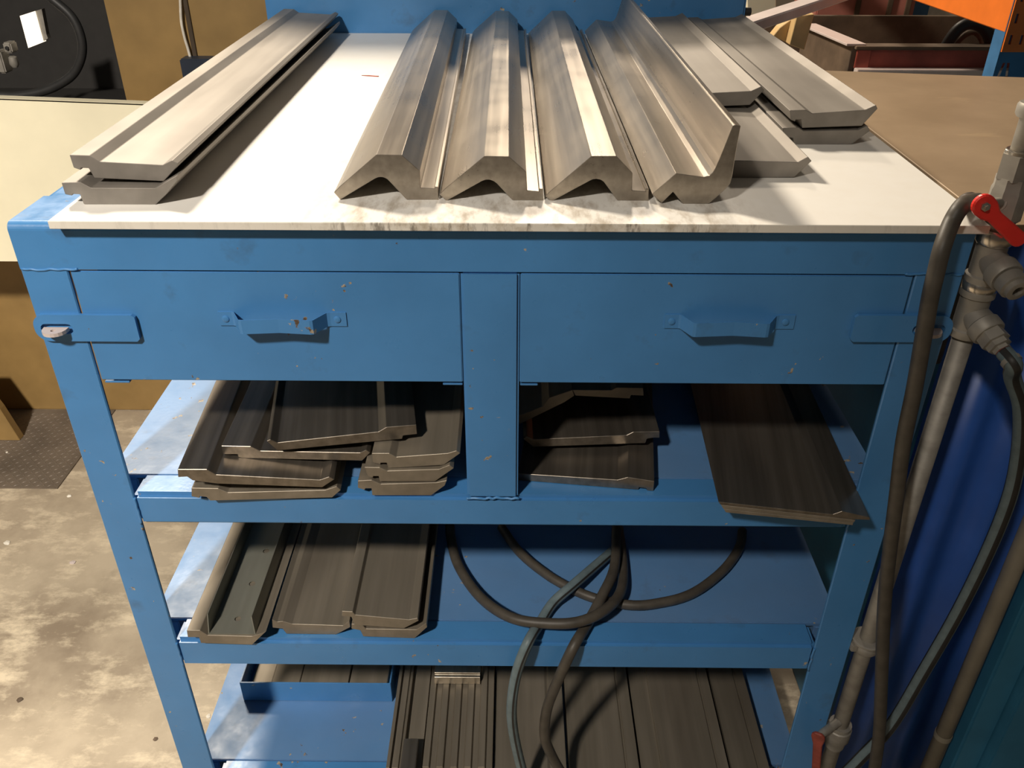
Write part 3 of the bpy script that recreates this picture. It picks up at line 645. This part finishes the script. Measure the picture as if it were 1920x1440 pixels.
# lower valve
zv2 = zat(1566,1385)
lathe('valve_body', (PX, PY, zv2-.03), (0, 0, 1), [(0, .017), (.02, .019), (.024, .022), (.05, .022), (.052, .020), (.06, .020)], 'galv', pipe, 16)
q0 = atY(1535,1380,-0.03); q1 = atY(1530,1450,-0.03)
dv = (q1-q0); Lv = dv.length; dv.normalize(); nn = Vector((-0.5, -0.8, 0.1)); nn = (nn-dv*nn.dot(dv)).normalized(); sd2 = dv.cross(nn)
bm = bmesh.new(); extrude_poly(bm, [q0+dv*a_+sd2*c_ for a_, c_ in ((-.012,-.006),(-.006,-.011),(.0,-.012),(.02,-.008),(Lv,-.007),(Lv,.007),(.02,.008),(.0,.012),(-.006,.011),(-.012,.006))], nn*0.006, 0.0015)
lv2 = finish(bm, 'valve_lever', 'red_worn', pipe); lv2['label'] = 'worn dirty red lever'
lathe('valve_stem', (PX, PY, q0.z), (q0-Vector((PX, PY, q0.z))), [(0, .008), ((q0-Vector((PX, PY, q0.z))).length, .007)], 'galv', pipe, 14)
settle(pipe)

# thick dark hose looped over the valve
hp = [(1803,387,-.023),(1784,417,-.036),(1767,463,-.055),(1755.5,508,-.062),(1744,558,-.068),(1733,622,-.07),(1714,731,-.07),(1694,828,-.07),(1681,931,-.07),(1668,1034,-.07),(1658,1137,-.07),(1653,1265,-.07),(1649,1368,-.07),(1640,1440,-.07),(1628,1520,-.07)]
behind = [Vector((0.628, 0.060, 1.05)), Vector((0.628, 0.062, 1.20)), Vector((0.627, 0.062, 1.258)), Vector((0.613, 0.056, 1.287)), Vector((0.594, 0.034, 1.2928)), atZ(1833, 377, 1.2928), atZ(1819, 378.5, 1.2925)]
tag(tube('rubber_hose', behind+[atY(*q) for q in hp], 0.0102, 'rubber', seg=16), 'thick dark rubber hose looped over the red valve and hanging straight down', 'hose')
hs = [e2+b2*0.030, e2+b2*0.05] + [atY(*q) for q in [(1898,706,-.055),(1914,762,-.040),(1911,844,-.02),(1893,931,-.015),(1852,1034,-.012),(1796,1147,-.012),(1734,1255,-.014),(1672,1358,-.02),(1616,1419,-.03),(1560,1475,-.04)]]
tag(tube('striped_hose', hs, 0.0105, ['hose_blue', 'rubber_dark'], stripes=(1, 2, 6, 7, 11, 12), seg=15), 'grey blue striped hose clamped to the pipe tee and swinging across the blue panel', 'hose')
# hose clamp
lathe('hose_clamp', e2+b2*0.042, b2, [(0, .0125), (.006, .0125)], 'galv', None, 20)
tag(COL.objects[-1], 'round metal clamp on the striped hose at the pipe tee', 'hose clamp')

# ------------------------------------------------------------------ machine table to the right
TZ = 1.25
tbl = empty('machine_table', (1.3, 0.5, 0), 'blue machine base with a wide brown steel table top beside the bench', 'machine')
bA = atZ(1545,132,TZ); bB = atZ(1920,145,TZ); sl = (bB.y-bA.y)/(bB.x-bA.x)
bm = bmesh.new()
yb0 = bA.y+sl*(0.66-bA.x); yb1 = bA.y+sl*(2.4-bA.x)
extrude_poly(bm, [Vector((0.66, 0.07, TZ-0.012)), Vector((2.4, 0.07, TZ-0.012)), Vector((2.4, yb1, TZ-0.012)), Vector((0.66, yb0, TZ-0.012))], Vector((0, 0, 0.012)), 0.001)
finish(bm, 'table_top', 'brown_plate', tbl)
# ribbed blue side panel
bm = bmesh.new(); n = 120; xs0, xs1 = 0.66, 1.04
def wav(x): return 0.085 + 0.010*math.sin((x-xs0)*2*math.pi/0.085) + 0.006*math.sin((x-xs0)*2*math.pi/0.19+1)
prev = None
for i in range(n+1):
    x = xs0+(xs1-xs0)*i/n; cur = [bm.verts.new((x, wav(x)+dy, z)) for dy, z in ((0, 0.03), (0, TZ-0.014), (0.008, TZ-0.014), (0.008, 0.03))]
    if prev:
        for k in range(4): f = bm.faces.new((prev[k], prev[(k+1) % 4], cur[(k+1) % 4], cur[k])); f.smooth = True
    else: bm.faces.new(cur)
    prev = cur
bm.faces.new(prev[::-1]); finish(bm, 'side_panel', 'vivid_blue', tbl)
pc = atY(1835,1219,0.03)
box('base_post', pc.x+0.035, pc.x+0.085, 0.02, 0.09, 0.0, TZ-0.013, 'teal', tbl, 0.004)
box('base_panel', pc.x+0.085, 1.9, 0.0, 0.09, 0.0, TZ-0.013, 'teal', tbl, 0.004)
box('base_body', 0.70, 2.3, 0.11, 0.85, 0.0, TZ-0.013, 'teal', tbl, 0.004)
settle(tbl)
cp = empty('conduit_pipe', (pc.x, 0.03, 0), 'grey brown vertical conduit pipe in front of the blue panel', 'pipe')
tube('conduit', [(pc.x, 0.03, 0.0), (pc.x, 0.03, TZ-0.03)], 0.0145, 'conduit', cp, smoothpath=False, seg=22)
for zc in (0.25, 0.85): lathe('pipe_clip', (pc.x, 0.03, zc), (0, 0, 1), [(0, .0155), (.012, .0155)], 'conduit', cp, 22)
settle(cp)

# ------------------------------------------------------------------ ochre machine behind, left
mach = empty('press_machine', (-1.2, 1.7, 0), 'ochre machine with cream cover and a dark opening behind the bench', 'machine')
YM = 1.5
xe = atY(215, 95, YM).x
box('body_panel', xe, -0.1, YM, YM+0.03, 0.0, 2.2, 'ochre', mach, 0.004)
box('lower_panel', -3.2, xe, YM, YM+0.03, 0.0, 1.0, 'ochre', mach, 0.004)
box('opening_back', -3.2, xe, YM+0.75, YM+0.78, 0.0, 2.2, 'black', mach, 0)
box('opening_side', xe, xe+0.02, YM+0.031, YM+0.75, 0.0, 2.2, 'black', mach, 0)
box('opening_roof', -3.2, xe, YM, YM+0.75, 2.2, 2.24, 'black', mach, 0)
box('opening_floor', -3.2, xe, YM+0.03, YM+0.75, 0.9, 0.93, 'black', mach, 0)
c0 = atY(0,185,1.2); c1 = atY(262,195,1.2); c2 = atY(20,490,1.2)
slc = (c1.z-c0.z)/(c1.x-c0.x)
bm = bmesh.new()
def zc_(x): return c0.z+slc*(x-c0.x)
extrude_poly(bm, [Vector((-2.4, 1.2, c2.z)), Vector((-0.66, 1.2, c2.z)), Vector((-0.66, 1.2, zc_(-0.66))), Vector((-2.4, 1.2, zc_(-2.4)))], Vector((0, 0.004, 0)), 0)
extrude_poly(bm, [Vector((-2.4, 1.2, zc_(-2.4)-0.003)), Vector((-0.66, 1.2, zc_(-0.66)-0.003)), Vector((-0.66, 1.2, zc_(-0.66)+0.001)), Vector((-2.4, 1.2, zc_(-2.4)+0.001))], Vector((0, 0.03, 0)), 0)
finish(bm, 'cream_cover', 'cream', mach)
box('cover_bracket', -1.32, -1.24, 1.204, YM, c2.z+0.05, c2.z+0.11, 'dark_brown', mach, 0.002)
box('cover_bracket', -0.80, -0.72, 1.204, YM, c2.z+0.05, c2.z+0.11, 'dark_brown', mach, 0.002)
tz0 = atZ(38, 828, 0)
bm = bmesh.new(); extrude_poly(bm, [Vector((-2.2, tz0.y, 0.0037)), Vector((tz0.x, tz0.y, 0.0037)), atY(0, 768, tz0.y), atY(-60, 690, tz0.y), Vector((-2.2, tz0.y, atY(-60, 690, tz0.y).z))], Vector((0, 0.03, 0)), .002); finish(bm, 'foot_lit_patch', 'ochre', mach)  # added wedge, its slanted outline shaped as the lit patch on the panel foot
xb0 = atY(352, 60, YM-0.01).x
box('panel_strip', xb0, xb0+0.012, YM-0.006, YM+0.001, 0.9, 2.2, 'dark_brown', mach, 0.001)  # dark upright strip standing proud of the ochre panel
jb = atY(340,108,YM-0.03); jb2 = atY(392,160,YM-0.03)
box('junction_box', jb.x, jb2.x+0.05, YM-0.05, YM+0.001, jb2.z-0.06, jb.z, 'navy', mach, 0.004)
settle(mach)
tag(tube('white_cable', [atY(336,-40,YM-.012), atY(338,0,YM-.012), atY(340,40,YM-.012), atY(346,70,YM-.012), atY(352,90,YM-.012), atY(358,112,YM-.012)], 0.004, 'paper', seg=8), 'thin white cable running down the ochre machine panel', 'cable')
# lit gap, hose loop and fitting in the dark opening
YO = YM+0.35
g = [atY(*q, YO) for q in ((37,30),(65,21),(81,79),(53,90))]
bm = bmesh.new(); extrude_poly(bm, g, Vector((0, 0.02, 0))); tag(finish(bm, 'bright_gap', 'lit'), 'bright white rectangular gap glowing in the dark machine opening', 'gap')  # emissive slab stands in for the bright view through a gap
g = [atY(*q, YO+0.004) for q in ((65,21),(78,17),(87,64),(90,72),(80,78))]
bm = bmesh.new(); extrude_poly(bm, g, Vector((0, 0.02, 0))); tag(finish(bm, 'gap_reveal', 'galv'), 'dull grey side reveal beside the glowing gap', 'reveal')  # side reveal of the bright gap
lp = [(60,-30),(100,0),(135,32),(152,70),(153,105),(138,138),(108,160),(70,174),(20,180),(-30,176)]
tag(tube('black_hose', [atY(*q, YM+0.2) for q in lp], 0.013, 'black_soft', seg=12), 'black hose looping round inside the dark machine opening', 'hose')
ft = empty('pipe_fitting', atY(10,115,YM+0.25), 'small grey clamp fitting at the edge of the dark opening', 'fitting')
a, b_ = atY(3,80,YM+.25), atY(24,100,YM+.25); box('clamp_head', a.x, b_.x, YM+.25, YM+.29, b_.z, a.z, 'galv', ft, 0.004)
a, b_ = atY(-12,100,YM+.25), atY(12,138,YM+.25); box('clamp_base', a.x, b_.x, YM+.25, YM+.30, b_.z, a.z+0.006, 'galv', ft, 0.004)
lathe('clamp_bolt', atY(14,90,YM+.25)+Vector((0,.002,0)), (0,-1,0), [(0,.006),(.008,.006)], 'black_soft', ft, 6)
lathe('clamp_knob', atY(19,116,YM+.25)+Vector((0,.02,-.01)), (0,0,1), [(-.01,.008),(0,.014),(.02,.012),(.024,.006)], 'galv', ft, 14)
settle(ft)

# chequer plate on the floor
fp = empty('chequer_plate', (-1.9, 1.25, 0), 'worn brown chequer plate on the concrete floor beside the machine', 'floor plate')
pA = atZ(108,915,0.004); pB = atZ(150,855,0.004)
box('plate', -2.6, pA.x, pA.y, YM-0.002, 0.0, 0.004, 'tread', fp, 0.0006)
bm = bmesh.new()
for i in range(70):
    for j in range(26):
        x = -2.58+i*0.0175; y = pA.y+0.012+j*0.0165
        if x > pA.x-0.012 or y > YM-0.02: continue
        a = math.radians(40 if (i+j) % 2 else -40); c_, s_ = math.cos(a), math.sin(a)
        vs = []
        for u, v_, zz in ((-.0085, 0, .004), (0, -.0022, .004), (.0085, 0, .004), (0, .0022, .004), (0, 0, .0056)):
            vs.append(bm.verts.new((x+u*c_-v_*s_, y+u*s_+v_*c_, zz)))
        for k in range(4): bm.faces.new((vs[k], vs[(k+1) % 4], vs[4]))
tr = finish(bm, 'tread_pattern', 'tread', fp); tr['kind'] = 'stuff'
settle(fp)

# scraps lying on the floor
for k, (q, s, mt, lab) in enumerate((((130,930),.010,'paper','pale flake of scrap on the floor near the chequer plate'), ((14,1018),.012,'paper','pale crumpled scrap on the worn concrete'), ((137,1055),.011,'pale','small metal screw-like scrap lying on the concrete'),
        ((38,1312),.010,'rust','dark fragment lying on the pale worn concrete'), ((292,1386),.007,'rust','tiny dark fragment next to the bench leg'), ((391,1343),.008,'paper','pale scrap under the bottom shelf edge'), ((13,848),.006,'paper','tiny white speck lying on the chequer plate'))):
    zf = 0.0041 if q == (13,848) else 0.0
    p = atZ(*q, zf); bm = bmesh.new(); bmesh.ops.create_icosphere(bm, subdivisions=1, radius=s)
    for v in bm.verts: v.co = Vector((v.co.x*random.uniform(.6, 1.1), v.co.y*random.uniform(.5, 1), max(-0.001, v.co.z*0.45*random.uniform(.6, 1))))
    o = finish(bm, 'scrap', mt); o.location = p+Vector((0, 0, 0.0005)); o.rotation_euler = (0, 0, k*0.9); tag(o, lab, 'scrap')
# red brown sliver on the sheet
p0 = atZ(678,142,ZS); bm = bmesh.new()
extrude_poly(bm, [Vector((0, 0, 0)), Vector((.012, -.004, 0)), Vector((.034, -.010, 0)), Vector((.036, -.006, 0)), Vector((.014, .001, 0))], Vector((0, 0, .0012)))
o = finish(bm, 'steel_sliver', 'red_worn'); o.location = p0; tag(o, 'thin rust red sliver lying on the white sheet', 'scrap')

# ------------------------------------------------------------------ background right: rack, skip, boards, beam
YRK = 1.55
ca, cb = atY(1868,120,YRK), atY(1930,120,YRK)
rack = empty('pallet_rack', (ca.x, YRK, 0), 'orange and blue pallet rack upright with sloping view of its orange beam', 'rack')
zb_o = atY(1890,97,YRK).z
ux0, ux1 = ca.x, cb.x+.03
def slot4(x, z, w_, h_, dx=0.0): return [(x+dx, z+h_), (x+w_+dx, z+h_), (x+w_, z-h_), (x, z-h_)]
bm = bmesh.new()
holed(bm, [(ux0, 0), (ux1, 0), (ux1, 2.2), (ux0, 2.2)], [slot4(ux0+xx, zb_o-0.05-k*0.07, .008, .02, .006 if xx < .02 else -.006) for k in range(8) for xx in (.012, .036)], lambda u, v: Vector((u, YRK, v)), (0, .003, 0))
boxbm(bm, ux0, ux0+.003, YRK+.003, YRK+.06, 0, 2.2); boxbm(bm, ux1-.003, ux1, YRK+.003, YRK+.06, 0, 2.2)
finish(bm, 'upright', 'rack_blue', rack)
bm = bmesh.new()
holed(bm, [(ux0+.002, zb_o), (ux1+.004, zb_o), (ux1+.004, 2.0), (ux0+.002, 2.0)], [slot4(ux0+xx, zb_o+.0325+k*.055, .007, .0125) for k in range(5) for xx in (.014, .044)], lambda u, v: Vector((u, YRK-.006, v)), (0, .006, 0))
finish(bm, 'beam_connector', 'orange', rack)
# beam running away from the upright
zbm = atY(1884,62,YRK).z; f0 = atZ(1884,62,zbm); f1 = atZ(1716,2,zbm); bd = (f1-f0).normalized(); pd = Vector((bd.y, -bd.x, 0))
bm = bmesh.new(); Lb = 2.6
extrude_poly(bm, [f0, f0+Vector((0,0,.13)), f0+Vector((0,0,.13))+bd*Lb, f0+bd*Lb], pd*0.045, .003); finish(bm, 'beam', 'orange', rack)
settle(rack)

# open red skip
sk = empty('metal_skip', (2.2, 3.0, 0), 'open dirty red metal skip behind the brown table', 'skip')
YS0 = 2.3
r0, r1 = atY(1612,92,YS0), atY(1885,92,YS0); zr = r0.z
YS1 = atZ(1545,30,zr).y
xl, xr_ = r0.x, r1.x+0.5
box('front_wall', xl, xr_, YS0, YS0+.03, .1, zr, 'redpaint', sk, .003)
box('rim', xl-.02, xr_, YS0-.02, YS0+.05, zr, zr+.012, 'rust', sk, .002)
box('front_frame', xl-.01, xl+.04, YS0-.012, YS0, .1, zr, 'redpaint', sk, .002)
zl = atY(1700,126,YS0).z
box('front_ledge', xl-.01, xr_, YS0-.05, YS0, zl-.02, zl, 'pale', sk, .002)
box('base_rail', xl-.05, xr_, YS0-.03, YS0+.02, 0.05, zl-.03, 'rust', sk, .002)
# side wall
sa, sb = Vector((xl, YS0, 0)), atZ(1550,68,zr); sb.x = min(sb.x, xl-0.05)
bm = bmesh.new(); dsd = Vector((sb.x, YS0+0.45, 0))-sa
extrude_poly(bm, [sa+Vector((0,0,.1)), sa+Vector((0,0,zr+.01)), sa+dsd+Vector((0,0,zr+.01)), sa+dsd+Vector((0,0,.1))], Vector((-.03,0,0)), .002); finish(bm, 'side_wall', 'rust', sk)
bm = bmesh.new(); extrude_poly(bm, [sa+Vector((-.05,0,zr+.01)), sa+Vector((.02,0,zr+.01)), sa+dsd+Vector((.02,0,zr+.01)), sa+dsd+Vector((-.05,0,zr+.01))], Vector((0,0,.008)), .001); finish(bm, 'rim', 'pale', sk)
zback = atY(1650,30,YS1).z
box('rear_wall', xl-1.0, xr_, YS1, YS1+.03, .1, zback, 'rust', sk, .003)
box('skip_floor', xl-.5, xr_, YS0+.03, YS1, .3, .33, 'rust', sk, .002)
settle(sk)
lpts = [(1760,120),(1778,80),(1800,52),(1826,44),(1848,56),(1858,84),(1852,118)]
tag(tube('black_hose', [atY(*q, YS0+0.12) for q in lpts], 0.022, 'black_soft', seg=12), 'black hose arching inside the open red skip', 'hose')
lpts = [(1772,120),(1796,78),(1822,60),(1840,72),(1850,118)]
tag(tube('black_hose', [atY(*q, YS0+0.22) for q in lpts], 0.012, 'rust', seg=12), 'thin brown hose arching under the black hose in the skip', 'hose')
# red cabinet behind the skip
YC = YS1+0.5
ra, rb_ = atY(1545,-60,YC), atY(1712,28,YC)
rcab = empty('red_cabinet', ((ra.x+rb_.x)/2, YC, 0), 'faded red cabinet standing behind the skip', 'cabinet')
box('body', ra.x, rb_.x, YC, YC+.4, 0, ra.z, 'pinkred', rcab, .006)
for px_ in (1608, 1668, 1702):
    xx = atY(px_, 10, YC).x; box('dark_strip', xx-.012, xx+.012, YC-.012, YC, .2, ra.z-.02, 'rust', rcab, .002)
settle(rcab)
bA_, bB_ = atY(1738,-10,YC+.3), atY(1790,26,YC+.3)
o = box('white_board', bA_.x, bB_.x+.3, YC+.3, YC+.33, 0, bA_.z+.2, 'paper', None, .003); tag(o, 'white board standing behind the orange rack beam', 'board')
bA_, bB_ = atY(1716,0,YC+.1), atY(1740,26,YC+.1)
o = box('blue_post', bA_.x, bB_.x, YC+.1, YC+.16, 0, bA_.z+.3, 'rack_blue', None, .003); tag(o, 'blue steel post beside the red cabinet', 'post')
# pale beam leaning across, timber boards behind the bench panel
YB = 1.75
def slab(name, pts, y0, th, mat, label, cat, tilt=0.0):
    bm = bmesh.new(); extrude_poly(bm, [atY(*q, y0) for q in pts], Vector((0, th, 0)), .002); return tag(finish(bm, name, mat), label, cat)
pb0, pb1 = atY(1418,42,1.62), atY(1600,-18,2.1)
bt = bmesh.new(); dirb = (pb1-pb0); dirb.normalize()
tb_w = 0.030; upb = Vector((0, 0, 1)); upb = (upb-dirb*upb.dot(dirb)).normalized(); sb_ = dirb.cross(upb)
st_ = pb0-dirb*0.10
extrude_poly(bt, [st_+upb*tb_w*0.5+sb_*.03, st_-upb*tb_w*.5+sb_*.03, st_-upb*tb_w*.5-sb_*.03, st_+upb*tb_w*.5-sb_*.03], dirb*0.9, .004)
tag(finish(bt, 'metal_beam', 'pale'), 'pale square metal beam sloping up behind the blue back panel', 'beam')
slab('timber_board', ((1462,52),(1492,30),(1481,82),(1449,68)), 2.05, .05, 'wood', 'yellow pine board end under the pale beam', 'board')
slab('timber_board', ((1494,30),(1527,26),(1508,94),(1480,84)), 2.0, .05, 'wood', 'taller yellow pine board end beside the red skip', 'board')
slab('cream_board', ((1400,-20),(1455,-20),(1455,22),(1402,34)), 2.3, .03, 'cream', 'cream panel glimpsed behind the pale beam', 'board')
# dark stopper on the end of the back panel
kp = atY(1402,22,DEPTH+.016)
lathe('panel_stopper', (HW-.005, DEPTH+.016, kp.z), (1,0,0), [(0,.010),(.018,.010),(.019,.008)], 'black_soft', None, 14); tag(COL.objects[-1], 'small black stopper on the edge of the blue back panel', 'stopper')
for o in list(COL.objects):
    if '_L' in o: del o['_L']
    if o.name.startswith(('steel_bar', 'steel_plate')) and not o.parent:
        z = o.location.z
        o['group'] = ('flat bars on the white sheet' if z > 1.2 else 'bars and plates on the upper shelf' if z > 0.8 else 'bars on the middle shelf' if z > 0.4 else 'bars on the bottom shelf')
    if o.name.startswith('steel_strip'): o['group'] = 'strips in the blue tray'
    if o.name.startswith('scrap'): o['group'] = 'scraps on the floor'
    if o.name.startswith('timber_board'): o['group'] = 'timber boards by the skip'
